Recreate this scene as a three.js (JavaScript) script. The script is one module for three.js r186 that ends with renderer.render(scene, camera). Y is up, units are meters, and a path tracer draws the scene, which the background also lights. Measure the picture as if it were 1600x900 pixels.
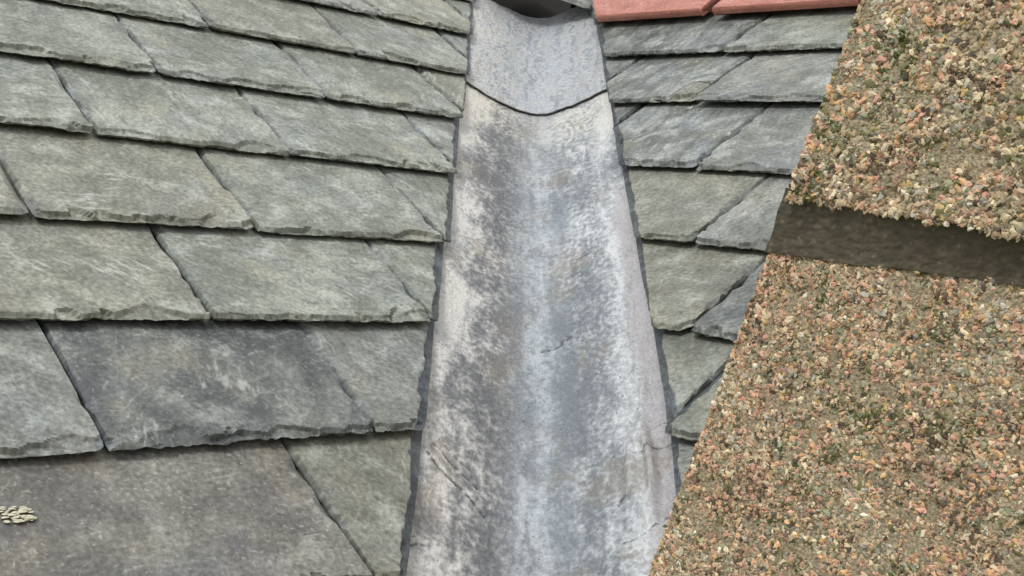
import * as THREE from 'three';
import { mergeGeometries, mergeVertices, toCreasedNormals } from 'three/addons/utils/BufferGeometryUtils.js';
import { RoundedBoxGeometry } from 'three/addons/geometries/RoundedBoxGeometry.js';

// ---------------------------------------------------------------- camera, sky, sun, exposure
const S = 0.75, EYE = 4.6;                      // metres per survey unit, height of the lens above the ground
const scene = new THREE.Scene();
const camera = new THREE.PerspectiveCamera(25.23, 16 / 9, 0.05, 2000);
camera.rotation.order = 'YXZ';
camera.rotation.set(-0.0621763, 0.0376918, 0.0886634);
camera.position.set(0, EYE, 0);

const SKY_LEVEL = 1.0;
{
  const W = 256, H = 128, d = new Float32Array(W * H * 4);
  for (let j = 0; j < H; j++) for (let i = 0; i < W; i++) {
    const el = ((j + 0.5) / H - 0.5) * Math.PI, az = (i + 0.5) / W * Math.PI * 2, k = (j * W + i) * 4;
    const up = Math.max(0, Math.sin(el)), w = 0.06 * (Math.sin(az * 3 + el * 5) + Math.sin(az * 7 - el * 11 + 2) * 0.6);
    const b = (el > 0 ? 0.62 + 0.55 * up : 0.30) * (1 + w) * SKY_LEVEL;
    d[k] = b * 0.98; d[k + 1] = b; d[k + 2] = b * 1.015; d[k + 3] = 1;
  }
  const t = new THREE.DataTexture(d, W, H, THREE.RGBAFormat, THREE.FloatType);
  t.mapping = THREE.EquirectangularReflectionMapping; t.magFilter = THREE.LinearFilter; t.minFilter = THREE.LinearFilter; t.needsUpdate = true;
  scene.background = t; scene.environment = t; scene.environmentIntensity = 1;
}
const sun = new THREE.DirectionalLight(new THREE.Color(1, 0.985, 0.955), 1.7);
sun.position.set(-3.4, EYE + 7, 2.2); sun.target.position.set(0, EYE - 0.2, -2.2);
sun.castShadow = true; sun.shadow.radius = 28; sun.shadow.mapSize.set(2048, 2048);
Object.assign(sun.shadow.camera, { left: -4, right: 4, top: 4, bottom: -4, near: 0.5, far: 20 });
scene.add(sun, sun.target);

const renderer = new THREE.WebGLRenderer({ antialias: true });
renderer.setSize(1024, 576);
renderer.toneMapping = THREE.LinearToneMapping;
renderer.toneMappingExposure = 1.0;
renderer.shadowMap.enabled = true;

// ---------------------------------------------------------------- helpers
function rng(seed) { let a = seed >>> 0; return () => { a = (a + 0x6D2B79F5) | 0; let t = Math.imul(a ^ (a >>> 15), 1 | a); t = (t + Math.imul(t ^ (t >>> 7), 61 | t)) ^ t; return ((t ^ (t >>> 14)) >>> 0) / 4294967296; }; }
const clamp = (x, a = 0, b = 1) => Math.min(b, Math.max(a, x));
const sstep = (a, b, x) => { const t = clamp((x - a) / (b - a)); return t * t * (3 - 2 * t); };
const lerp = (a, b, t) => a + (b - a) * t;
const mix3 = (a, b, t) => [lerp(a[0], b[0], t), lerp(a[1], b[1], t), lerp(a[2], b[2], t)];
// gradient noise with a period, so that textures tile
const PERM = new Uint8Array(512), GX = new Float32Array(256), GY = new Float32Array(256);
{ const r = rng(7), p = [...Array(256).keys()]; for (let i = 255; i > 0; i--) { const j = Math.floor(r() * (i + 1)); [p[i], p[j]] = [p[j], p[i]]; } for (let i = 0; i < 512; i++) PERM[i] = p[i & 255]; for (let i = 0; i < 256; i++) { GX[i] = Math.cos(i * 2.399963); GY[i] = Math.sin(i * 2.399963); } }
function pnoise(x, y, px = 256, py = 256, seed = 0) {
  const x0 = Math.floor(x), y0 = Math.floor(y), fx = x - x0, fy = y - y0;
  let X0 = x0 % px, Y0 = y0 % py; if (X0 < 0) X0 += px; if (Y0 < 0) Y0 += py;
  const X1 = X0 + 1 === px ? 0 : X0 + 1, Y1 = Y0 + 1 === py ? 0 : Y0 + 1, s3 = seed * 3;
  const A = PERM[(X0 + seed) & 255] + s3, B = PERM[(X1 + seed) & 255] + s3;
  const h00 = PERM[(A + Y0) & 255], h10 = PERM[(B + Y0) & 255], h01 = PERM[(A + Y1) & 255], h11 = PERM[(B + Y1) & 255];
  const u = fx * fx * fx * (fx * (fx * 6 - 15) + 10), v = fy * fy * fy * (fy * (fy * 6 - 15) + 10), gx = fx - 1, gy = fy - 1;
  const a = GX[h00] * fx + GY[h00] * fy, b = GX[h10] * gx + GY[h10] * fy, c = GX[h01] * fx + GY[h01] * gy, d = GX[h11] * gx + GY[h11] * gy;
  const l = a + (b - a) * u, m = c + (d - c) * u;
  return 1.4 * (l + (m - l) * v);
}
function fbm(x, y, fx, fy, oct, seed, gain = 0.5) {   // x, y in 0..1; fx, fy whole numbers
  let a = 1, s = 0, n = 0;
  for (let i = 0; i < oct; i++) { s += a * pnoise(x * fx, y * fy, fx, fy, seed + i * 17); n += a; a *= gain; fx *= 2; fy *= 2; }
  return s / n;
}
const noise1 = (x, seed) => pnoise(x, seed * 7.37 + 0.5, 256, 256, seed & 63);
function dataTexture(W, H, fn, srgb) {
  const d = new Uint8Array(W * H * 4);
  for (let j = 0; j < H; j++) for (let i = 0; i < W; i++) { const c = fn((i + 0.5) / W, (j + 0.5) / H), k = (j * W + i) * 4; for (let q = 0; q < 3; q++) d[k + q] = clamp(c[q], 0, 255); d[k + 3] = 255; }
  const t = new THREE.DataTexture(d, W, H, THREE.RGBAFormat, THREE.UnsignedByteType);
  t.wrapS = t.wrapT = THREE.RepeatWrapping; t.magFilter = THREE.LinearFilter; t.minFilter = THREE.LinearMipmapLinearFilter; t.generateMipmaps = true; t.anisotropy = 8;
  if (srgb) t.colorSpace = THREE.SRGBColorSpace;
  t.needsUpdate = true; return t;
}
const counts = {};
function numbered(n) { const k = counts[n] = (counts[n] ?? -1) + 1; return k ? `${n}_${String(k).padStart(3, '0')}` : n; }
const V3 = (a) => new THREE.Vector3(...a);

// ---------------------------------------------------------------- the survey: two roof planes that meet in the valley
const s45 = Math.SQRT1_2, PL = 0.58422562, PR = 0.64907320;      // roof pitches
const O = new THREE.Vector3(-0.05639501 * S, -0.18139694 * S + EYE, -2.99451678 * S);   // a point on the valley line
const makePlane = (e, plan, pitch) => {
  const eav = V3(e), up = V3(plan).multiplyScalar(Math.cos(pitch)).add(new THREE.Vector3(0, Math.sin(pitch), 0));
  const n = new THREE.Vector3().crossVectors(up, eav); if (n.y < 0) n.negate();
  return { e: eav, up, n, at: (u, v, h) => new THREE.Vector3().addScaledVector(eav, u * S).addScaledVector(up, v * S).addScaledVector(n, h * S) };
};
const LEFT = makePlane([-s45, 0, s45], [-s45, 0, -s45], PL);
const RIGHT = makePlane([s45, 0, s45], [s45, 0, -s45], PR);
const VAL = new THREE.Vector3().crossVectors(LEFT.n, RIGHT.n).normalize(); if (VAL.y < 0) VAL.negate();
for (const p of [LEFT, RIGHT]) { p.lat = new THREE.Vector3().crossVectors(VAL, p.n).normalize(); if (p.lat.dot(p.e) < 0) p.lat.negate(); p.ve = VAL.dot(p.e); p.vu = VAL.dot(p.up); p.le = p.lat.dot(p.e); p.lu = p.lat.dot(p.up); }
const leadHalf = [(s) => 0.228 + 0.005 * clamp(s, 0, 2), (s) => 0.246 - 0.022 * clamp(s, -0.6, 1.9) + (s < -0.6 ? -0.02 * (-0.6 - s) : 0)];
LEFT.half = leadHalf[0]; RIGHT.half = leadHalf[1];
function edgeU(p, v) { let w = 0.24, s = 0; for (let i = 0; i < 3; i++) { s = (v - w * p.lu) / p.vu; w = p.half(s); } return s * p.ve + w * p.le; }   // u of the slates' cut edge beside the lead

// ---------------------------------------------------------------- materials
function slateMap(seed, o) {
  return dataTexture(512, 512, (x, y) => {
    const wx = x + 0.03 * fbm(x, y, 6, 6, 2, seed + 1), wy = y + 0.03 * fbm(x, y, 6, 6, 2, seed + 2);      // bent, so that no pattern runs straight
    const low = fbm(wx, wy, 3, 3, 3, seed), mid = fbm(x, y, 10, 9, 5, seed + 5, 0.6), dx = wx + wy * o.dir;
    const streak = fbm(x + y * o.dir, y, 24, 5, 3, seed + 9), fine = fbm(x, y, 60, 60, 3, seed + 3, 0.7);
    let c = mix3(o.a, o.b, sstep(-0.4, 0.45, low + mid * 0.6));
    c = mix3(c, o.stain, 0.55 * sstep(0.1, 0.5, fbm(wx, wy, 3, 3, 4, seed + 30)));
    c = mix3(c, o.cool, 0.6 * sstep(0.05, 0.45, fbm(wx, wy, 4, 3, 4, seed + 44)));
    const m = 1 + 0.15 * mid + o.grain * streak + 0.36 * fine + 0.12 * fbm(x, y, 40, 14, 4, seed + 12, 0.65);
    c = c.map((q) => q * m);
    const fl = sstep(0.1, 0.6, mid * 0.7 + fbm(wx, wy, 4, 4, 2, seed + 62) * 0.7 + 0.25 * fine);       // pale scuffs
    c = mix3(c, [198, 204, 200], 0.5 * fl * o.scuffSheen);
    const sheenStreak = sstep(0.26, 0.6, fbm(x + y * o.dir, y, 30, 18, 4, seed + 64, 0.6) * 0.7 + fbm(wx, wy, 5, 5, 2, seed + 66) * 0.6);  // pale streaks of sheen painted into the colour, scaled with the scuffs
    c = mix3(c, [214, 218, 214], 0.7 * sheenStreak * o.scuffSheen);
    const sc = 1 - sstep(0.0, 0.018, Math.abs(fbm(x, y, 4, 2, 4, seed + 75)));                                 // hair scratches
    c = mix3(c, [188, 192, 186], 0.6 * sc * sstep(0.0, 0.3, fbm(x, y, 6, 6, 2, seed + 81)) * o.scuffSheen);
    c = mix3(c, [70, 72, 68], 0.45 * sstep(0.16, 0.5, fbm(x, y, 14, 20, 5, seed + 90, 0.7)));
    const li = sstep(0.40, 0.52, fbm(x, y, 64, 64, 1, seed + 99) * 0.8 + 0.35 * fbm(x, y, 6, 6, 2, seed + 101));                // lichen specks
    return mix3(c, [214, 212, 198], li * o.lichen);
  }, true);
}
const KINDS = {
  green: slateMap(11, { a: [122, 125, 118], b: [152, 155, 148], stain: [149, 147, 132], cool: [138, 143, 144], dir: 1, grain: 0.1, scuffSheen: 0.8, lichen: 0.12 }),
  grey: slateMap(37, { a: [123, 125, 122], b: [153, 155, 151], stain: [144, 142, 130], cool: [140, 145, 150], dir: -1, grain: 0.12, scuffSheen: 0.9, lichen: 0.15 }),
  olive: slateMap(53, { a: [126, 126, 117], b: [149, 149, 140], stain: [145, 141, 123], cool: [138, 141, 140], dir: 1, grain: 0.06, scuffSheen: 0.9, lichen: 0.15 }),
  blue: slateMap(71, { a: [86, 89, 91], b: [126, 128, 125], stain: [134, 129, 118], cool: [95, 100, 105], dir: -1, grain: 0.14, scuffSheen: 0.7, lichen: 0.25 }),
  brown: slateMap(89, { a: [107, 105, 102], b: [131, 129, 124], stain: [138, 128, 115], cool: [105, 105, 111], dir: 2, grain: 0.08, scuffSheen: 0.5, lichen: 0.35 }),
  streaked: slateMap(97, { a: [104, 107, 106], b: [144, 147, 146], stain: [138, 137, 121], cool: [138, 144, 154], dir: 0, grain: 0.3, scuffSheen: 1.3, lichen: 0.2 }),
};
const slateBump = [5, 23].map((sd, k) => dataTexture(512, 512, (x, y) => {
  const t = fbm(x + 0.05 * fbm(x, y, 5, 5, 2, sd + 2), y, 5, 4, 5, sd, 0.55), st = Math.floor(t * 8) / 8, b = 128 + 110 * (0.5 * st + 0.4 * t + 0.34 * fbm(x, y, 40, 40, 3, sd + 9));
  return [b, b, b];
}));
const slateMats = {};
function slateMat(kind, tone, k) {
  const key = kind + tone + k;
  return slateMats[key] ??= new THREE.MeshStandardMaterial({ map: KINDS[kind], bumpMap: slateBump[k], bumpScale: 0.0044, roughness: 0.56, vertexColors: true, color: new THREE.Color().setScalar(tone), side: THREE.DoubleSide });
}

// ---------------------------------------------------------------- slates
const T = 0.0235, GA = 0.2885;               // thickness with its gap, gauge of the courses
let slateSeed = 100;
// one slate: tail line v0, sides u0 < u1 (numbers, or functions of v), cut: which side is the dressed edge beside the lead
function slateGeometry(p, v0, u0, u1, o) {
  const r = rng(o.seed), fn = (q) => typeof q === 'function' ? q : () => q, g0 = fn(u0), off = o.cut ? (r() - 0.3) * 0.011 : 0, f0 = (v) => g0(v) + off, f1 = fn(u1), len = o.len ?? GA * 2.15;
  const W0 = Math.max(0.02, f1(v0) - f0(v0)), Wm = Math.max(W0, f1(v0 + GA) - f0(v0 + GA));
  const near = [0, 0.003, 0.007, 0.012, 0.017, 0.022, 0.028, 0.036];
  const cols = [];                              // [fraction, offset]: u = f0 + fraction * width + offset
  const nA = o.lo ? clamp(Math.round(Wm / 0.02), 6, 26) : clamp(Math.round(Wm / 0.0062), 10, 90);
  for (let i = 0; i <= nA; i++) cols.push([o.cut < 0 ? Math.pow(i / nA, 1.35) : i / nA, 0]);
  const rows = o.cut && !o.lo ? [...Array(13).keys()].map((i) => i * 0.003).concat([...Array(35).keys()].map((i) => 0.042 + i * 0.008), [len]) : o.lo ? [0, 0.01, 0.02, 0.05, 0.12, 0.2, 0.29, len] : [0, 0.0025, 0.005, 0.0075, 0.01, 0.0125, 0.015, 0.018, 0.021, 0.024, 0.027, 0.03, 0.034, 0.038, 0.043, 0.05, 0.06, 0.075, 0.1, 0.125, 0.15, 0.18, 0.21, 0.24, 0.265, 0.29, 0.315, len];
  const lift = (r() - 0.25) * 0.007, tilt = (r() - 0.5) * 0.010, slope = (r() - 0.5) * 0.012, sd = o.seed % 61 + 1;
  const chips = [];
  const nC = Math.round((o.chips ?? 1) * W0 * 20 * (0.25 + 1.6 * r()));
  for (let i = 0; i < nC; i++) chips.push([f0(v0) + r() * W0, -0.006 + r() * 0.006, 0.008 + r() * r() * 0.085, 0.008 + r() * r() * 0.04, (0.25 + 0.5 * r()) * T, r() * 1.6 - 0.8]);
  const c0 = r() * 0.016, c1 = r() * 0.016, cw = 0.012 + r() * 0.02;
  const P = [], C = [], UV = [], uo = r(), vo = r(), turn = (r() < 0.5 ? 0 : Math.PI) + (o.along ? (r() - 0.5) * 0.7 : r() * 3), tc = Math.cos(turn) * S / 0.42, ts = Math.sin(turn) * S / 0.42, idx = [];
  const ripple = 0.35 + r() * 1.0, off01 = r();
  const thick = T * 0.57, gap = o.gap ?? (0.0018 + 0.0026 * r());
  const point = (i, j, layer) => {
    let v = v0 + rows[j];
    const a = cols[i][0], a0 = f0(v), w = Math.max(0.0006, f1(v) - a0);
    let u = a0 + a * w;
    const ragged = 0.0034 * noise1(u * 26, sd) + 0.0026 * noise1(u * 75, sd + 7) + 0.0014 * noise1(u * 190, sd + 9);
    const tail = slope * (a - 0.5) + ragged * ripple + c0 * Math.pow(clamp(1 - a * w / cw), 2) + c1 * Math.pow(clamp(1 - (1 - a) * w / cw), 2) + (o.broken ? o.broken(u) : 0);
    v += tail * clamp(1 - rows[j] / 0.2);
    const sj = 0.0026 * noise1(v * 24, sd + 20) + 0.0012 * noise1(v * 63, sd + 22);
    if (a === 0) u += sj + gap; else if (a === 1) u += sj - gap;
    let h = T * (1 - (v - v0) / GA) + lift * clamp(1 - rows[j] / 0.3) + tilt * (a - 0.5) * clamp(1 - rows[j] / 0.35) + 0.0022 * pnoise(u * 7, v * 7, 256, 256, sd) + 0.0009 * pnoise(u * 22, v * 22, 256, 256, sd + 4);
    let cut = 0, side = 0;
    for (const [cu, cv, ru, rv, dp, sk] of chips) {
      const dv = rows[j] - cv, du = u - cu - sk * dv, q = (du * du) / (ru * ru) + (dv * dv) / (rv * rv);
      if (q < 1.1) { const k = dp * sstep(1.1, 0.8, q) * (0.6 + 0.4 * clamp(1 - dv / rv)); if (k > cut) cut = k + 0.12 * Math.min(cut, k); }
    }
    const by = (o.bevel ?? 0.007) * (1 + 0.7 * noise1(u * 35, sd + 31)), dz = rows[j] / Math.max(0.003, by);
    if (dz < 1) cut = Math.max(cut, (1 - dz) * T * 0.34);
    for (const sd2 of [0, 1]) {                                            // chipped long sides
      if (o.cut && !sd2) continue;
      const d = sd2 ? (1 - a) * w : a * w, bw = 0.0155 * clamp(0.25 + 1.5 * noise1(v * 17 + sd2 * 40, sd + 60) + 0.8 * noise1(v * 60, sd + 61 + sd2), 0.12, 1.6);
      if (d < bw) { cut = Math.max(cut, (0.35 + 0.65 * (1 - d / bw)) * T * 0.42); side = 1; }
    }
    let dress = 0;
    if (o.cut) {                                                       // dressed edge: nibbled bevel of fresh, bluer stone
      const d = o.cut < 0 ? u - f0(v) : f1(v) - u, bw = (o.dressW ?? 0.018) * (0.65 + 0.7 * off01) * (1 + 0.4 * noise1(v * 11, sd + 40) + 0.25 * noise1(v * 37, sd + 41));
      if (d < bw) { dress = 1; cut = Math.max(cut, (0.25 + 0.75 * (1 - d / bw)) * T * 0.55 + 0.5 * T * sstep(0.3, 0.6, noise1(v * 31, sd + 45))); }
    }
    if (o.raise) h += o.raise(u);
    h -= Math.min(cut, thick * 0.85);
    if (layer) { const lv = layer * thick; h = Math.min(h, T * (1 - (v - v0) / GA) + lift * clamp(1 - rows[j] / 0.3) + (o.raise ? o.raise(u) : 0) - lv); const lj = 0.0035 * noise1(u * 60 + layer * 9, sd + 50); if (j === 0) v += lj + 0.002 * layer; }
    const w3 = p.at(u, v, h), k = P.length / 3;
    P.push(w3.x, w3.y, w3.z);
    UV.push(tc * u - ts * v + uo, ts * u + tc * v + vo);
    const chipTone = cut > T * 0.12 && !dress ? 0.96 : 1;
    if (layer) C.push(0.62, 0.61, 0.52); else if (dress) { const dk = 0.8 + 0.35 * noise1(v * 95, sd + 33); C.push(0.44 * dk, 0.49 * dk, 0.58 * dk); } else if (side) C.push(0.74, 0.78, 0.84); else C.push(chipTone, chipTone, chipTone * 0.95);
    return k;
  };
  const nI = cols.length, nJ = rows.length, top = [];
  for (let j = 0; j < nJ; j++) { top.push([]); for (let i = 0; i < nI; i++) top[j].push(point(i, j, 0)); }
  const quad = (a, b, c, d) => idx.push(a, b, c, a, c, d);
  for (let j = 0; j < nJ - 1; j++) for (let i = 0; i < nI - 1; i++) quad(top[j][i], top[j][i + 1], top[j + 1][i + 1], top[j + 1][i]);
  let prev = top[0].map((_, i) => { const k = point(i, 0, 0); C.splice(-3, 3, 0.72, 0.71, 0.6); return k; });                                // the layered tail face
  for (const layer of [0.35, 0.7, 1]) { const cur = cols.map((_, i) => point(i, 0, layer)); for (let i = 0; i < nI - 1; i++) quad(prev[i], cur[i], cur[i + 1], prev[i + 1]); prev = cur; }
  for (const i of [0, nI - 1]) { let a = top.map((_, j) => top[j][i]), b = rows.map((_, j) => point(i, j, 1)); for (let j = 0; j < nJ - 1; j++) quad(a[j], a[j + 1], b[j + 1], b[j]); }
  const g = new THREE.BufferGeometry();
  g.setAttribute('position', new THREE.Float32BufferAttribute(P, 3)); g.setAttribute('uv', new THREE.Float32BufferAttribute(UV, 2)); g.setAttribute('color', new THREE.Float32BufferAttribute(C, 3));
  g.setIndex(idx);
  return toCreasedNormals(g, 0.55);
}
function addSlate(roof, p, v0, u0, u1, o = {}) {
  const seed = o.seed = slateSeed += 13, r = rng(seed + 5);
  const kinds = p === LEFT ? ['green', 'grey', 'green', 'olive'] : ['streaked', 'grey', 'streaked', 'green'];
  const kind = o.kind ?? kinds[Math.floor(r() * kinds.length)], tone = o.tone ?? [0.92, 0.97, 1.0, 1.04][Math.floor(r() * 4)];
  o.along = p === RIGHT && kind === 'streaked';
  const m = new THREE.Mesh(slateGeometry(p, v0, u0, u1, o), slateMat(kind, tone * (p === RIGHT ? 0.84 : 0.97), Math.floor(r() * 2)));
  m.name = numbered('slate'); m.castShadow = m.receiveShadow = true; if (o.label) m.userData.label = o.label;
  roof.add(m); return m;
}
function sheetMesh(name, corners, m, parent) {   // a board between two offsets of a roof plane, given by a closed ring of [bottom, top] points
  const n = corners.length, P = [], idx = [];
  for (const [b, t] of corners) P.push(b.x, b.y, b.z, t.x, t.y, t.z);
  for (let i = 0; i < n; i++) { const j = (i + 1) % n; idx.push(2 * i, 2 * j, 2 * j + 1, 2 * i, 2 * j + 1, 2 * i + 1); }
  for (let i = 1; i < n - 1; i++) idx.push(1, 2 * i + 1, 2 * i + 3, 0, 2 * i + 2, 2 * i);
  let g = new THREE.BufferGeometry(); g.setAttribute('position', new THREE.Float32BufferAttribute(P, 3)); g.setIndex(idx); g = g.toNonIndexed(); g.computeVertexNormals();
  const o = new THREE.Mesh(g, m); o.name = name; o.castShadow = o.receiveShadow = true; parent.add(o); return o;
}
const deckShadeMat = new THREE.MeshPhysicalMaterial({ color: new THREE.Color(0.03, 0.028, 0.026), roughness: 1, specularIntensity: 0.05, side: THREE.DoubleSide });  // near-black colour holds the shade of the hollow at the valley head
const thing = (name, label, category) => { const g = new THREE.Group(); g.name = numbered(name); g.position.copy(O); g.userData = { label, category, kind: 'thing' }; scene.add(g); return g; };

// ---------------------------------------------------------------- ground (far below, out of view)
{
  const t = dataTexture(256, 256, (x, y) => { const n = fbm(x, y, 8, 8, 4, 3), f = fbm(x, y, 60, 60, 2, 9); return mix3([70, 84, 46], [96, 98, 62], 0.5 + n).map((c) => c * (1 + 0.5 * f)); }, true);
  t.repeat.set(300, 300);
  const g = new THREE.Mesh(new THREE.PlaneGeometry(600, 600), new THREE.MeshStandardMaterial({ map: t, roughness: 1 }));
  g.rotation.x = -Math.PI / 2; g.name = 'ground'; g.userData = { kind: 'structure', label: 'grass ground below the roofs' }; g.receiveShadow = true; scene.add(g);
}

// ---------------------------------------------------------------- left roof slope
const roofL = thing('slate_roof', 'broad left roof slope of large grey green slates with chipped thick tails', 'roof');
{
  const p = LEFT, E = (v) => edgeU(p, v);
  const ring = [[-1.45], [2.15]].map(([v]) => v);
  sheetMesh('roof_deck', [[E(-1.45) - 0.14, -1.45], [2.1, -1.45], [2.1, 2.15], [-1.9, 2.15], [-1.9, 1.72], [E(1.6) - 0.08, 1.6]].map(([u, v]) => [p.at(u, v, -0.09), p.at(u, v, -0.045)]), deckShadeMat, roofL);
  // courses from the ridge down: tail line, joints from the valley outwards, and what sets single slates apart
  const courses = [
    [1.875, [-1.72, -1.25, -0.75, -0.24, 0.25, 0.74, 1.22, 1.71], {}],
    [1.583, [-0.985, -0.49, 0.02, 0.5, 0.98, 1.47], {}],
    [1.294, [-0.71, -0.266, 0.21, 0.68, 1.16, 1.65], {}],
    [1.010, [-0.513, -0.034, 0.428, 0.92, 1.4, 1.88], {}],
    [0.728, [-0.258, 0.217, 0.678, 1.16, 1.65], {}],
    [0.444, [-0.038, 0.462, 0.927, 1.42, 1.9], {}],
    [0.141, [0.198, 0.69, 1.152, 1.66], { 0: { kind: 'green' }, 1: { kind: 'green', tone: 1.02 }, 2: { kind: 'olive', tone: 0.98, chips: 1.6 } }],
    [-0.143, [0.408, 0.912, 1.4, 1.88], { 0: { kind: 'green', tone: 1 }, 1: { kind: 'green', tone: 1.02, chips: 1.5 }, 2: { kind: 'olive', tone: 1.0, chips: 1.9 } }],
    [-0.440, [0.716, 1.214, 1.7], { 0: { kind: 'grey', tone: 0.95 }, 1: { kind: 'blue', tone: 0.98, label: 'dark blue grey slate' }, 2: { kind: 'grey', tone: 0.95 } }],
    [-0.730, [0.895, 1.46, 1.95], { 0: { kind: 'olive', tone: 0.82, dv: -0.02 }, 1: { kind: 'brown', tone: 0.96, label: 'large brown grey slate', big: 1, dv: -0.026 }, 2: { kind: 'blue', tone: 0.8 } }],
    [-1.020, [1.17, 1.66], { 0: { kind: 'olive', tone: 0.8 } }],
    [-1.310, [1.4, 1.88], {}],
  ];
  courses.forEach(([v0, js, extra], row) => {
    for (let k = 0; k <= js.length; k++) {
      const first = k === 0, open = row === 0;
      if (open && first) continue;
      const j0 = js[k - 1], u0 = first ? E : (v) => Math.max(E(v), j0), u1 = k < js.length ? js[k] : 2.1;
            const o = { chips: v0 < 0.3 ? 1.2 : 0.8, ...(extra[k] ?? {}) };
      if (first || E(v0) > j0) o.cut = -1;
      o.dressW = v0 < 0.5 ? 0.028 : 0.018;
      if (v0 < -0.8 || v0 > 1.6 || (k && j0 > 1.38 - 0.25 * (v0 > 0) )) o.lo = 1;
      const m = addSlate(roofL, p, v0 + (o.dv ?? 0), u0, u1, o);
      if (o.big) roofL.userData.big = m;
    }
  });
  { // a slate that bridges the head of the valley, its tail from the right flank up to the left slope
    const from = RIGHT.at(-1.06, 1.437, 0.012), to = LEFT.at(-0.93, 1.71, 0.055), e = to.clone().sub(from), len = e.length() / S; e.normalize();
    const up = VAL.clone().addScaledVector(e, -VAL.dot(e)).normalize(), n = new THREE.Vector3().crossVectors(e, up); if (n.y < 0) n.negate();
    const bridge = { at: (u, v, h) => from.clone().addScaledVector(e, u * S).addScaledVector(up, v * S).addScaledVector(n, h * S) };
    addSlate(roofL, bridge, 0, -0.015, len, { kind: 'grey', tone: 1, gap: 0.001, len: 0.4, label: 'raised slate over the head of the lead' });
  }
  const host = roofL.userData.big; delete roofL.userData.big;
  // crust of cream lichen on the big brown slate
  { const r = rng(5), parts = [];
    for (let i = 0; i < 90; i++) { const cl = true; const u = (cl ? 1.378 : 1.31) + (r() - 0.5) * (cl ? 0.042 : 0.14), v = -0.545 + (r() - 0.5) * (cl ? 0.03 : 0.08) + (u - 1.362) * 0.1, s = 0.0012 + r() * (cl ? 0.0034 : 0.0018);
      const g = new THREE.IcosahedronGeometry(s * S, 1); const pp = g.attributes.position; for (let q = 0; q < pp.count; q++) { const n = 1 + 0.35 * pnoise(pp.getX(q) * 900 + i, pp.getY(q) * 900 + pp.getZ(q) * 700); pp.setXYZ(q, pp.getX(q) * n, pp.getY(q) * n, pp.getZ(q) * n); }
      const c = p.at(u, v, T * (1 - (v + 0.73) / GA) + 0.0012); g.scale(1.2, 0.3, 1.2); g.translate(c.x, c.y, c.z); parts.push(g); }
    const li = new THREE.Mesh(mergeGeometries(parts), new THREE.MeshStandardMaterial({ color: new THREE.Color(0.58, 0.55, 0.42), roughness: 0.95 })); li.name = 'lichen'; li.userData = { label: 'crusty cream lichen patch', kind: 'stuff' }; host.add(li); }
}

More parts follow.
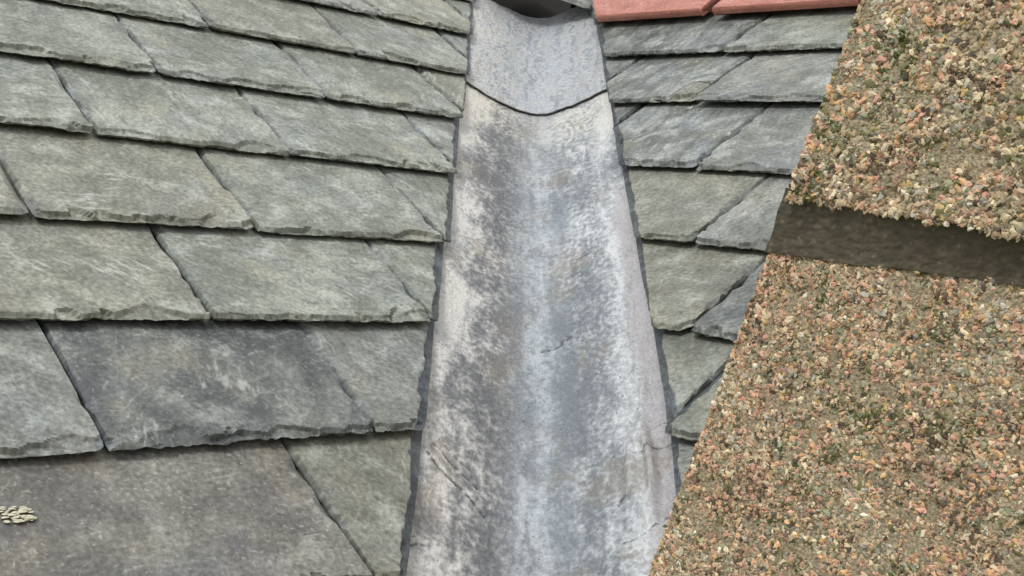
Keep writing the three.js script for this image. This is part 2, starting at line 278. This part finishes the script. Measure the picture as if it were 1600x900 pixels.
// ---------------------------------------------------------------- right roof slope with its red ridge
const roofR = thing('slate_roof', 'short right roof slope of smaller grey slates under red ridge tiles', 'roof');
{
  const p = RIGHT, E = (v) => edgeU(p, v), RIDGE = 1.60;
  sheetMesh('roof_deck', [[E(-1.4) - 0.14, -1.4], [2.0, -1.4], [2.0, RIDGE], [E(RIDGE) - 0.1, RIDGE]].map(([u, v]) => [p.at(u, v, -0.09), p.at(u, v, -0.045)]), deckShadeMat, roofR);
  const apex = (u) => p.at(u, RIDGE, -0.02);
  const backDown = new THREE.Vector3(s45 * Math.cos(PR), -Math.sin(PR), -s45 * Math.cos(PR));
  sheetMesh('back_slope', [[E(RIDGE) - 0.1, 0], [2.0, 0], [2.0, 1.4], [E(RIDGE) - 1.4, 1.4]].map(([u, d]) => { const a = apex(u).addScaledVector(backDown, d * S); return [a.clone().add(new THREE.Vector3(0, -0.03, 0)), a]; }), deckShadeMat, roofR);
  const courses = [
    [1.385, [-0.45, 0.02, 0.5, 1.0, 1.5], {}],
    [1.104, [-0.225, 0.262, 0.75, 1.24, 1.7], { 0: { kind: 'streaked', tone: 0.86 }, 1: { kind: 'green', tone: 0.98 } }],
    [0.824, [-0.564, -0.124, 0.37, 0.86, 1.35, 1.8], { 1: { kind: 'streaked', tone: 0.98, broken: (u) => 0.085 * sstep(-0.232, -0.205, u) + 0.012 * sstep(-0.33, -0.25, u) }, 2: { kind: 'grey', tone: 0.93, chips: 1.3 } }],
    [0.504, [-0.342, 0.109, 0.6, 1.09, 1.6], { 1: { kind: 'streaked', tone: 1.06, chips: 1.2 }, 2: { kind: 'grey', tone: 0.93 } }],
    [0.207, [0.321, 0.82, 1.3, 1.75], { 0: { kind: 'olive', tone: 0.98, chips: 1.5 }, 1: { kind: 'grey', tone: 0.95 } }],
    [-0.082, [0.524, 1.0, 1.5], { 0: { kind: 'olive', tone: 0.96, broken: (u) => 0.02 * sstep(0.49, 0.524, u) }, 1: { kind: 'blue', tone: 1.12 } }],
    [-0.352, [0.655, 1.15, 1.65], { 0: { kind: 'green', tone: 0.92 }, 1: { kind: 'green', tone: 0.9, gap: 0.0003 } }],
    [-0.64, [0.9, 1.4], {}],
    [-0.93, [1.16, 1.65], {}],
    [-1.22, [1.34], {}],
  ];
  courses.forEach(([v0, js, extra], row) => {
    for (let k = 0; k <= js.length; k++) {
      const first = k === 0, j0 = js[k - 1], u0 = first ? E : (v) => Math.max(E(v), j0), u1 = k < js.length ? js[k] : 1.98;
      const o = { chips: 0.7, ...(extra[k] ?? {}) }; if (first || E(v0) > j0) o.cut = -1; o.dressW = 0.02; if (row === 0) o.len = 0.21; if (v0 < -0.7 || (k && j0 > 0.95)) o.lo = 1;
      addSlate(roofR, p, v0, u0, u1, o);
    }
  });
  // packing piece of slate that shows through the broken corner
  addSlate(roofR, p, 0.834, -0.31, -0.128, { kind: 'olive', tone: 1.06, len: 0.24, chips: 2, seed: 9 }).position.copy(p.n).multiplyScalar(-0.0035);
  // red clay ridge tiles
  const clay = dataTexture(512, 256, (x, y) => { const n = fbm(x, y, 6, 4, 4, 4), f = fbm(x, y, 90, 60, 2, 8), st = fbm(x, y, 5, 26, 3, 14); let c = mix3([164, 101, 86], [198, 135, 119], clamp(0.5 + n + 0.5 * st)); c = mix3(c, [112, 78, 68], 0.5 * sstep(0.1, 0.5, fbm(x, y, 24, 18, 4, 19, 0.65))); c = mix3(c, [212, 178, 164], 0.4 * sstep(0.2, 0.5, fbm(x, y, 30, 24, 3, 29))); return c.map((k) => k * (1 + 0.18 * f)); }, true);
  const clayBump = dataTexture(256, 256, (x, y) => { const b = 128 + 90 * fbm(x, y, 40, 30, 3, 6); return [b, b, b]; });
  const clayMat = new THREE.MeshStandardMaterial({ map: clay, bumpMap: clayBump, bumpScale: 0.0012, roughness: 0.5, side: THREE.DoubleSide });
  // section: the wing on our side, over the top, and down the far side; [distance from the ridge, height above the slope]
  const backN = new THREE.Vector3(p.n.x * -1, p.n.y, p.n.z * -1);
  const ridgeTile = (ua, ub, mitre) => {
    const q = [];
    const cutAt = (u, v) => mitre ? lerp(-0.93 - 0.95 * (v - 1.36), ub, (u - ua) / (ub - ua)) : u;
    const A = (v, h) => (u) => p.at(cutAt(u, v), v, h), B = (d, h) => (u) => apex(cutAt(u, RIDGE)).addScaledVector(backDown, d * S).addScaledVector(backN, h * S);
    const top = 0.056, th = 0.026, v0 = 1.322;
    q.push(A(v0 + 0.002, top - th), A(v0, top - th + 0.004), A(v0, top - 0.007), A(v0 + 0.003, top - 0.002), A(v0 + 0.009, top));
    for (let i = 1; i <= 6; i++) q.push(A(lerp(v0, RIDGE, i / 7), top));
    q.push((u) => apex(cutAt(u, RIDGE)).add(new THREE.Vector3(0, (top + 0.045) * S, 0)));
    for (let i = 1; i <= 4; i++) q.push(B(0.23 * i / 4, top + 0.02));
    q.push(B(0.232, top - th), B(0.12, top - th));
    q.push((u) => apex(cutAt(u, RIDGE)).add(new THREE.Vector3(0, (top + 0.01) * S, 0)), A(RIDGE - 0.08, top - th));
    const us = [ua, ua + 0.004, ua + 0.01]; for (let i = 1; i < 12; i++) us.push(lerp(ua, ub, i / 12)); us.push(ub - 0.01, ub - 0.004, ub);
    const P = [], UV = [], idx = [], n = q.length;
    us.forEach((u, a) => q.forEach((f, b) => { const w = f(u); const inset = (a === 0 || a === us.length - 1) ? -0.0035 * S : (a === 1 || a === us.length - 2) ? -0.001 * S : 0; w.addScaledVector(p.n, inset + 0.0012 * S * noise1(u * 9 + b * 0.3, 5)); P.push(w.x, w.y, w.z); UV.push(u * 1.4, b * 0.06); }));
    for (let a = 0; a < us.length - 1; a++) for (let b = 0; b < n; b++) { const c = (b + 1) % n; idx.push(a * n + b, (a + 1) * n + b, (a + 1) * n + c, a * n + b, (a + 1) * n + c, a * n + c); }
    for (const a of [0, us.length - 1]) for (let b = 0; b < n / 2 - 1; b++) { const i = a * n + b, j = a * n + b + 1, k = a * n + (n - 1 - b), l = a * n + (n - 2 - b); idx.push(i, j, k, j, l, k); }
    const g = new THREE.BufferGeometry(); g.setAttribute('position', new THREE.Float32BufferAttribute(P, 3)); g.setAttribute('uv', new THREE.Float32BufferAttribute(UV, 2)); g.setIndex(idx);
    const m = new THREE.Mesh(toCreasedNormals(g, 0.6), clayMat); m.name = numbered('ridge_tile'); m.castShadow = m.receiveShadow = true; roofR.add(m); return m;
  };
  ridgeTile(-0.935, -0.446, true).userData.label = 'red clay ridge tile beside the lead'; ridgeTile(-0.402, 0.11); ridgeTile(0.124, 0.65); ridgeTile(0.664, 1.19); ridgeTile(1.204, 1.73);
  const bed = [];
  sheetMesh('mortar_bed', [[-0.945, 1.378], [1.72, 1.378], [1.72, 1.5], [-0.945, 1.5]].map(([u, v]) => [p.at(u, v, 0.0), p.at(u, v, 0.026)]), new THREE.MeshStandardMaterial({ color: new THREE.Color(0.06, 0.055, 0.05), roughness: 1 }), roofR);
}

// ---------------------------------------------------------------- the lead valley
const lead = thing('valley_flashing', 'pale mottled lead valley lining between the two slate slopes', 'flashing');
{
  const HL = -0.021;                                             // the lead lies below the slates' cut edges
  const lapS = (q) => 1.045 + 0.045 * q * q;
  const S0 = -1.5, S1 = 1.96, SL = 1.2, WID = 0.33;
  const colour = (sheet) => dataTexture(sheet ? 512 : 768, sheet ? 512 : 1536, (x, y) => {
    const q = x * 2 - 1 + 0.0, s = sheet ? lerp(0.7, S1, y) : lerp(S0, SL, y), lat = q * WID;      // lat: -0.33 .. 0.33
    const Y = s * 0.4 + 2, X = lat * 1.0 + 1;
    const N = (fx, fy, o, sd) => fbm(X, Y, fx, fy, o, sd);
    const w1 = N(9, 20, 3, 5), w2 = N(9, 20, 3, 7), WX = X + 0.035 * w1, WY = Y + 0.016 * w2, W = (fx, fy, o, sd, g) => fbm(WX, WY, fx, fy, o, sd, g);   // bent, so that stains curl
    const grain = N(200, 500, 2, 3), broad = W(5, 7, 3, 61), soft = fbm(X + 0.012 * w1, Y + 0.006 * w2, 18, 36, 5, 63, 0.62), mott = 1.25 * N(72, 165, 4, 35, 0.72), run = W(44, 6, 4, 55, 0.6), diag = fbm(X + Y * 1.5, Y, 30, 24, 4, 41, 0.6), wisp = fbm(WX - WY * 0.6, WY, 60, 36, 4, 67, 0.6);
    const dot = N(110, 270, 2, 37);
    if (sheet) {
      let c = mix3([136, 141, 147], [188, 190, 191], clamp(0.5 + run * 1.3 + soft * 0.7 + mott * 0.7));
      c = mix3(c, [208, 205, 197], 0.7 * sstep(-0.2, 0.5, soft * 0.4 + mott * 0.65 + broad * 0.4 - 0.12 + 0.4 * sstep(0.0, -0.2, lat)));
      c = mix3(c, [164, 173, 185], 0.6 * sstep(-0.1, 0.45, run * 0.8 + 0.3 * broad - Math.abs(lat - 0.05) * 1.2 + 0.1));
      c = mix3(c, [134, 126, 114], 0.6 * sstep(0.0, 0.5, run * 0.7 + soft * 0.5 + Math.abs(lat) * 0.5 - 0.05));
      c = mix3(c, [112, 115, 120], 0.5 * sstep(0.12, 0.5, mott * 0.6 + run * 0.5));
      return c.map((k) => k * (1 + 0.16 * grain));
    }
    // how stained the sheet is across its width: pale dressed margins, dark either side of the water course
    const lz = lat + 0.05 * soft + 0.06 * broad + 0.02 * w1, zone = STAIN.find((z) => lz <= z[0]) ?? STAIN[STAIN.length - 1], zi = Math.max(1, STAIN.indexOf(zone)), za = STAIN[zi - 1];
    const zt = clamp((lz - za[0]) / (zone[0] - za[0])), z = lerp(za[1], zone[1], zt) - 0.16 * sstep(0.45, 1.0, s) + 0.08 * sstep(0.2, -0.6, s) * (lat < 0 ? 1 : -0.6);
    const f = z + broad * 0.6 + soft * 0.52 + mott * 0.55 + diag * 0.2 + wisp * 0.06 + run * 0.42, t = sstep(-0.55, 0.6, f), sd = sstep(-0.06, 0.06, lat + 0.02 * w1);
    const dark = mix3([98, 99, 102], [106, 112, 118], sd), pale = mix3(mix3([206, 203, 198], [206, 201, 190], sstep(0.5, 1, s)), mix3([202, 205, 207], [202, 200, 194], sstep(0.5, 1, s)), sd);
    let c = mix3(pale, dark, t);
    c = mix3(c, [142, 149, 155], 0.4 * sstep(0.1, 0.02, Math.abs(lat)));
    c = mix3(c, [222, 222, 222], 0.5 * sstep(0.28, 0.6, mott * 0.7 + soft * 0.4 - z * 0.5));
    c = mix3(c, [160, 155, 157], 0.7 * sstep(0.195, 0.225, lat - 0.05 * broad - 0.02 * soft) * sstep(0.6, 0.2, s));      // pinkish dressed margin
    // water course: two or three pale runs beside each other
    const wander = 0.03 * N(1, 4, 2, 77), top = sstep(0.85, 0.45, s);
    for (const [x0, w0, str, sd] of [[-0.004, 0.007, 0.48, 79], [0.022, 0.003, 0.4, 83], [-0.028, 0.003, 0.3, 87]]) {
      const d = Math.abs(lat - x0 + wander + 0.008 * N(2, 12, 3, sd));
      c = mix3(c, [174, 184, 194], str * top * sstep(w0 + 0.022, w0 - 0.012, d + 0.025 * run + 0.014 * soft + 0.012 * mott) * clamp(0.75 + 1.3 * N(3, 10, 3, sd + 2)));
    }
    c = mix3(c, [104, 111, 121], 0.5 * top * sstep(0.03, 0.006, Math.abs(lat - 0.05 + wander + 0.015 * soft)) * clamp(0.5 + N(3, 12, 2, 91) * 1.5));
    c = mix3(c, [104, 110, 116], 0.35 * top * sstep(0.022, 0.004, Math.abs(lat + 0.045 + wander + 0.015 * soft)) * clamp(0.6 + N(3, 12, 2, 93) * 1.5));
    c = mix3(c, [74, 76, 80], 0.7 * sstep(0.2, 0.55, -mott * 0.55 + dot * 0.35 + 0.2 * broad));
    c = mix3(c, [130, 120, 106], 0.4 * sstep(0.1, 0.5, W(8, 12, 3, 95) + 0.3 * mott));
    // hair cracks and scratches
    const line = (a, b, wd) => { const [ax, ay] = a, [bx, by] = b, dx = bx - ax, dy = by - ay, t = clamp(((lat - ax) * dx + (s - ay) * dy) / (dx * dx + dy * dy)); return sstep(wd, wd * 0.2, Math.hypot(lat - ax - t * dx + 0.008 * soft, (s - ay - t * dy) + 0.01 * N(20, 30, 2, 99)) + 0.006 * Math.abs(mott)) * clamp(0.75 + mott); };
    let k = 0;
    for (const [a, b, wd] of MARKS) k = Math.max(k, line(a, b, wd));
    c = mix3(c, [50, 49, 50], 0.92 * k);
    return c.map((v) => v * (1 + 0.16 * grain));
  }, true);
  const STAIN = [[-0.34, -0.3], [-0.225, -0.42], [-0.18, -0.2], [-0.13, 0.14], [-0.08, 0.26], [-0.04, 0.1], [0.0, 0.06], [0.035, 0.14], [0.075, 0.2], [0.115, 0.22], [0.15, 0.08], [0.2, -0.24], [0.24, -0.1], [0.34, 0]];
  const MARKS = [[[0.012, -0.27], [0.05, -0.245], 0.006], [[0.05, -0.24], [0.068, -0.225], 0.010], [[-0.21, -0.73], [-0.09, -0.84], 0.007], [[-0.2, -0.70], [-0.10, -0.78], 0.0045], [[-0.19, -0.68], [-0.12, -0.735], 0.004],
    [[-0.225, -0.985], [-0.19, -0.965], 0.005], [[0.15, -0.82], [0.162, -0.805], 0.007], [[0.09, 0.11], [0.13, 0.125], 0.004], [[0.09, 0.02], [0.11, 0.03], 0.004], [[-0.22, 0.29], [-0.12, 0.2], 0.0035], [[0.02, -0.13], [0.03, -0.15], 0.003], [[0.2, -0.63], [0.27, -0.62], 0.004], [[0.2, -0.70], [0.27, -0.695], 0.0035], [[0.15, -0.925], [0.25, -0.875], 0.0045], [[-0.1, 0.36], [-0.2, 0.3], 0.003], [[0.1, -0.4], [0.16, -0.38], 0.003]];
  const bump = dataTexture(512, 1024, (x, y) => { const b = 128 + 100 * (0.9 * fbm(x, y, 10, 30, 5, 13, 0.6) + 0.4 * fbm(x, y, 90, 250, 3, 19)); return [b, b, b]; });
  const relief = (lat, s, sheet) => {
    let h = 0.0045 * pnoise(lat * 9, s * 4, 256, 256, 3) + 0.0026 * pnoise(lat * 24, s * 14, 256, 256, 8) + 0.0009 * pnoise(lat * 60, s * 50, 256, 256, 12);
    if (!sheet) {
      const g = (v, w) => Math.exp(-v * v / (w * w));
      // blister and creases along the right margin, dressing dents
      const d = Math.hypot((lat - 0.195) / 0.03, (s + 0.75) / 0.13); h += 0.017 * g(d - 0.75, 0.24) * sstep(0.15, 0.2, lat);
      h -= 0.006 * g(s + 0.63 - 0.2 * (lat - 0.2), 0.010) * sstep(0.19, 0.22, lat) + 0.006 * g(s + 0.70, 0.010) * sstep(0.19, 0.22, lat) + 0.009 * g(s + 0.90 - 0.5 * (lat - 0.2), 0.014) * sstep(0.14, 0.2, lat);
      h += 0.007 * g(lat - 0.212 + 0.004 * Math.sin(s * 40), 0.007) * sstep(0.1, -0.1, s);
      for (const [a, b, wd] of MARKS) { const dx = b[0] - a[0], dy = b[1] - a[1], t = clamp(((lat - a[0]) * dx + (s - a[1]) * dy) / (dx * dx + dy * dy)); h -= 0.0022 * g(Math.hypot(lat - a[0] - t * dx, s - a[1] - t * dy), wd * 1.3); }
    }
    return h;
  };
  const at = (lat, s, h) => {       // the two flanks, rounded in the trough
    const R = 0.075, flank = (l) => { const p = l < 0 ? LEFT : RIGHT; return new THREE.Vector3().addScaledVector(p.lat, Math.abs(l) * S).addScaledVector(p.n, (HL + h) * S); };
    let w;
    if (Math.abs(lat) >= R) w = flank(lat);
    else { const t = (lat + R) / (2 * R), a = flank(-R), b = flank(R), m = flank(-1e-5).add(flank(1e-5)).multiplyScalar(0.5); w = a.multiplyScalar((1 - t) * (1 - t)).addScaledVector(m, 2 * t * (1 - t)).addScaledVector(b, t * t); }
    return w.addScaledVector(VAL, s * S);
  };
  const leadSheet = (sheet, label) => {
    const nQ = 110, nS = sheet ? 90 : 260, P = [], UV = [], idx = [], th = 0.0035;
    const sOf = (q, t) => sheet ? lerp(lapS(clamp(Math.abs(q) / 0.72, 0, 1.15)), S1, t) : lerp(S0, SL, t);
    const grid = (off) => { const k = P.length / 3; for (let j = 0; j <= nS; j++) for (let i = 0; i <= nQ; i++) { const q = i / nQ * 2 - 1, s = sOf(q, sheet ? Math.pow(j / nS, 1.3) : j / nS), lat = q * WID; let h = relief(lat, s, sheet) + off; if (sheet) h += 0.0085 + 0.003 * Math.exp(-j / 3); const w = at(lat, s, h); P.push(w.x, w.y, w.z); UV.push(i / nQ, sheet ? (s - 0.7) / (S1 - 0.7) : (s - S0) / (SL - S0)); } return k; };
    const a = grid(0), b = grid(-th), n = nQ + 1;
    for (let j = 0; j < nS; j++) for (let i = 0; i < nQ; i++) { const k = j * n + i; idx.push(a + k, a + k + 1, a + k + n + 1, a + k, a + k + n + 1, a + k + n, b + k, b + k + n + 1, b + k + 1, b + k, b + k + n, b + k + n + 1); }
    for (let i = 0; i < nQ; i++) idx.push(a + i, b + i, b + i + 1, a + i, b + i + 1, a + i + 1);
    const g = new THREE.BufferGeometry(); g.setAttribute('position', new THREE.Float32BufferAttribute(P, 3)); g.setAttribute('uv', new THREE.Float32BufferAttribute(UV, 2)); g.setIndex(idx); g.computeVertexNormals();
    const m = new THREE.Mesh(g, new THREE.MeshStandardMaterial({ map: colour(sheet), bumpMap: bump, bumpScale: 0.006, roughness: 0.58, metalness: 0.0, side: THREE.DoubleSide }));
    m.name = numbered('lead_sheet'); m.userData.label = label; m.castShadow = m.receiveShadow = true; lead.add(m);
  };
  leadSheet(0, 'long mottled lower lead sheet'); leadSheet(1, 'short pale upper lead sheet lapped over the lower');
}

// ---------------------------------------------------------------- pebbledashed wall with its battered edge
const stack = thing('pebbledash_wall', 'pebbledashed wall with slanting left edge and dark smooth drip band', 'wall');
{
  const e = RIGHT.e, back = new THREE.Vector3(s45, 0, -s45), UP = new THREE.Vector3(0, 1, 0);
  const at = (a, y, q) => new THREE.Vector3().addScaledVector(e, a * S).addScaledVector(UP, y * S).addScaledVector(back, q * S);   // along the face, height, depth
  const edge = (y, q) => { const t = clamp((q + 0.553) / -0.039); return lerp(0.999, 1.019, t) + lerp(0.318, 0.33, t) * y; };
  const QL = -0.553, QU = -0.592, A1 = 2.1, BACK = 0.35;
  const bandTop = (a) => 0.226 - 0.078 * (a - 1.087), bandBot = (a) => 0.160 - 0.018 * (a - 1.067);
  const mortar = dataTexture(512, 512, (x, y) => { const n = fbm(x, y, 10, 10, 4, 3), f = fbm(x, y, 80, 80, 2, 5); return mix3([146, 132, 108], [178, 163, 136], clamp(0.5 + n)).map((c) => c * (1 + 0.4 * f)); }, true);
  const rough = dataTexture(512, 512, (x, y) => { const b = 128 + 120 * fbm(x, y, 50, 50, 4, 15, 0.65); return [b, b, b]; });
  mortar.repeat.set(3, 3); rough.repeat.set(3, 3);
  const mortarMat = new THREE.MeshStandardMaterial({ map: mortar, bumpMap: rough, bumpScale: 0.004, roughness: 0.97, side: THREE.DoubleSide });
  // a slab of the stack: front grid between two lines, flank, far side
  const slab = (name, bottom, top, qb, qt, m, label, wob = 0, lip = 0) => {
    const nA = 70, nY = 16, P = [], UV = [], idx = [];
    const put = (a, y, q) => { const w = at(a, y, q); P.push(w.x, w.y, w.z); UV.push(a * 1.0 + q, y * 1.0); return P.length / 3 - 1; };
    const f = [], b = [];
    for (let j = 0; j <= nY; j++) { f.push([]); b.push([]); for (let i = 0; i <= nA; i++) {
      const t = j / nY, ta = Math.pow(i / nA, 1.5), y0 = bottom(1 + ta), y1 = top(1 + ta); let y = lerp(y0, y1, t); const q = lerp(qb, qt, t), ae = edge(y, q) - lip, a = lerp(ae, A1, ta);
      const wv = wob * (pnoise(a * 9, y * 9, 256, 256, 4) + 0.5 * pnoise(a * 26, y * 26, 256, 256, 6));
      f[j].push(put(a + (i ? 0 : 0.003 * noise1(y * 30, 9)), y + (t === 1 || t === 0 ? 0.5 * wv : 0), q + wv)); b[j].push(i === 0 || i === nA ? put(a, y, BACK) : -1);
    } }
    for (let j = 0; j < nY; j++) { for (let i = 0; i < nA; i++) idx.push(f[j][i], f[j][i + 1], f[j + 1][i + 1], f[j][i], f[j + 1][i + 1], f[j + 1][i]); for (const i of [0, nA]) idx.push(f[j][i], f[j + 1][i], b[j + 1][i], f[j][i], b[j + 1][i], b[j][i]); idx.push(b[j][0], b[j][nA], b[j + 1][nA], b[j][0], b[j + 1][nA], b[j + 1][0]); }
    for (const j of [0, nY]) for (let i = 0; i < nA; i++) { const s1 = i / nA, s2 = (i + 1) / nA; idx.push(f[j][i], b[j][0], f[j][i + 1]); if (i === nA - 1) idx.push(f[j][nA], b[j][0], b[j][nA]); }
    const g = new THREE.BufferGeometry(); g.setAttribute('position', new THREE.Float32BufferAttribute(P, 3)); g.setAttribute('uv', new THREE.Float32BufferAttribute(UV, 2)); g.setIndex(idx);
    const o = new THREE.Mesh(toCreasedNormals(g, 0.7), m); o.name = name; if (label) o.userData.label = label; o.castShadow = o.receiveShadow = true; stack.add(o); return o;
  };
  const lower = slab('lower_render', () => -0.62, (a) => bandBot(a) - 0.004, QL, QL, mortarMat, 'lower pebbledash', 0.006);
  const upper = slab('upper_render', (a) => bandTop(a) + 0.004, () => 0.95, QU, QU, mortarMat, 'upper pebbledash standing proud', 0.005);
  const smooth = dataTexture(1024, 512, (x, y) => { const n = fbm(x, y, 8, 12, 5, 23), f = fbm(x, y, 60, 150, 3, 29, 0.65), st = fbm(x, y, 9, 40, 3, 31); let c = mix3([90, 82, 68], [110, 101, 86], clamp(0.5 + n + 0.5 * st)); c = mix3(c, [98, 100, 80], 0.35 * sstep(0.05, 0.35, fbm(x, y, 6, 6, 3, 37))); c = mix3(c, [118, 98, 84], 0.5 * sstep(0.15, 0.4, fbm(x, y, 10, 20, 3, 39))); c = mix3(c, [70, 66, 54], 0.3 * sstep(0.1, 0.5, fbm(x, y, 14, 90, 4, 43))); c = mix3(c, [58, 54, 44], 0.7 * (1 - sstep(0, 0.02, Math.abs(fbm(x, y, 5, 9, 4, 61)))) * sstep(0.0, 0.3, fbm(x, y, 5, 5, 2, 63))); c = mix3(c, [150, 145, 124], 0.5 * sstep(0.3, 0.5, fbm(x, y, 90, 90, 2, 65) + 0.3 * n)); return c.map((k) => k * (1 + 0.3 * f)); }, true);
  const smoothB = dataTexture(512, 512, (x, y) => { const b = 128 + 100 * (0.6 * fbm(x, y, 8, 34, 4, 47) + 0.6 * fbm(x, y, 50, 90, 3, 51, 0.65)); return [b, b, b]; });
  slab('drip_band', (a) => bandBot(a) - 0.012, (a) => bandTop(a) + 0.010, QL - 0.004, QU + 0.007, new THREE.MeshStandardMaterial({ map: smooth, bumpMap: smoothB, bumpScale: 0.006, roughness: 0.9, side: THREE.DoubleSide }), 'smooth dark drip band', 0.004, 0.007);

  // the dash: crushed pebbles thrown into the render, too small to pick apart
  const shapes = [3, 8, 15, 27].map((sd) => { let g = new THREE.IcosahedronGeometry(1, 1); const pp = g.attributes.position; for (let i = 0; i < pp.count; i++) { const x = pp.getX(i), y = pp.getY(i), z = pp.getZ(i), n = 1 + 0.6 * pnoise(x * 1.3 + sd, y * 1.3 + z * 1.1, 256, 256, sd) + 0.35 * pnoise(x * 2.7 + 4, y * 2.7 - z * 2.3 + sd, 256, 256, sd + 3); pp.setXYZ(i, x * n, y * n, z * n); } g = g.toNonIndexed ? g : g; g.computeVertexNormals(); return g; });
  const lin = (r, g, b) => new THREE.Color().setRGB(r / 255, g / 255, b / 255, THREE.SRGBColorSpace);
  const PAL = { cream: lin(220, 202, 168), white: lin(228, 218, 198), pink: lin(214, 166, 142), orange: lin(214, 172, 128), tan: lin(196, 172, 140), grey: lin(170, 164, 148), green: lin(154, 153, 124), olive: lin(128, 122, 82), moss: lin(86, 94, 48), brown: lin(150, 124, 100), dark: lin(104, 92, 76), ochre: lin(196, 168, 112) };
  const stoneMat = new THREE.MeshStandardMaterial({ roughness: 0.85, color: 0xffffff });
  const dash = (host, part, seed, dens, rmin, rmax, warm, inside, qOf) => {
    const r = rng(seed), list = shapes.map(() => []);
    const mtx = new THREE.Matrix4(), quat = new THREE.Quaternion(), eu = new THREE.Euler(), sc = new THREE.Vector3();
    const basis = new THREE.Quaternion().setFromRotationMatrix(new THREE.Matrix4().makeBasis(e, UP, new THREE.Vector3().crossVectors(e, UP)));
    const add = (a, y, q, size) => {
      const big = pnoise(a * 7, y * 7, 256, 256, 5) + 0.5 * pnoise(a * 19, y * 19, 256, 256, 9), mossy = pnoise(a * 11 + 5, y * 11, 256, 256, 13) + 0.6 * pnoise(a * 30, y * 30, 256, 256, 15), rust = pnoise(a * 13 + 2, y * 13 + 9, 256, 256, 25);
      const w = { cream: 1.7, white: 0.18 + Math.max(0, big - 0.3) * 1.5, pink: 1.35 * warm + 1.6 * rust, orange: 0.8 * warm + 1.4 * rust, tan: 1.9, grey: 0.9 + 1.6 * big, green: 1.0 + big + 2.0 * mossy, olive: 0.7 + 2.6 * mossy, moss: Math.max(0, mossy - 0.22) * 9, brown: 0.8 + 0.8 * rust, dark: 1.0 - big, ochre: 0.25 };
      let tot = 0; for (const k in w) { w[k] = Math.max(0, w[k]); tot += w[k]; }
      let x = r() * tot, key = 'tan'; for (const k in w) { x -= w[k]; if (x <= 0) { key = k; break; } }
      const c = PAL[key].clone().multiplyScalar((0.62 + r() * 0.72) * (1 + 0.12 * big));
      eu.set((r() - 0.5) * 0.9, (r() - 0.5) * 0.9, (r() - 0.5) * 6.3); eu.order = 'ZYX'; quat.setFromEuler(eu).premultiply(basis);
      const f = key === 'moss' ? 0.8 : 1; sc.set(size * (0.8 + r() * 0.9), size * (0.55 + r() * 0.5), size * (0.35 + r() * 0.3)).multiplyScalar(S * f);
      mtx.compose(at(a, y, q - size * (-0.3 + 0.45 * r())), quat, sc);
      list[Math.floor(r() * shapes.length)].push([mtx.clone(), c]);
    };
    const step = dens;
    for (let y = -0.6; y < 0.72; y += step) for (let a = 0.8; a < 1.72; a += step) {
      const aa = a + (r() - 0.5) * step * 1.3, yy = y + (r() - 0.5) * step * 1.3, size = rmin + (rmax - rmin) * Math.pow(r(), 2.6);
      if (inside(aa, yy) && aa > edge(yy, qOf) + 0.002) add(aa, yy, qOf + 0.006 * (pnoise(aa * 9, yy * 9, 256, 256, 4) + 0.5 * pnoise(aa * 26, yy * 26, 256, 256, 6)) + 0.0045 * pnoise(aa * 55, yy * 55, 256, 256, 16), size);
    }
    // the returning flank behind the slanting edge
    for (let y = -0.6; y < 0.72; y += step) for (let d = 0; d < 0.2; d += step * 1.3) { const aa = edge(y, qOf) + 0.002 + r() * 0.003; if (inside(aa, y)) add(aa, y + (r() - 0.5) * step, qOf + d, rmin + (rmax - rmin) * Math.pow(r(), 2.6)); }
    list.forEach((l, k) => { const im = new THREE.InstancedMesh(shapes[k], stoneMat, l.length); l.forEach(([m, c], i) => { im.setMatrixAt(i, m); im.setColorAt(i, c); }); im.name = numbered('pebble_dash'); im.userData = { kind: 'stuff' }; im.castShadow = im.receiveShadow = true; host.add(im); });
  };
  dash(lower, 'lower', 41, 0.0027, 0.0014, 0.0049, 1.25, (a, y) => y < bandBot(a) + 0.006 * pnoise(a * 40, 3.3) + 0.004 * pnoise(a * 110, 8.3), QL);
  dash(upper, 'upper', 43, 0.0030, 0.0015, 0.0058, 0.85, (a, y) => y > bandTop(a) + 0.002 + 0.006 * pnoise(a * 34, 5.7) + 0.003 * pnoise(a * 110, 2.3), QU);
}

renderer.render(scene, camera);
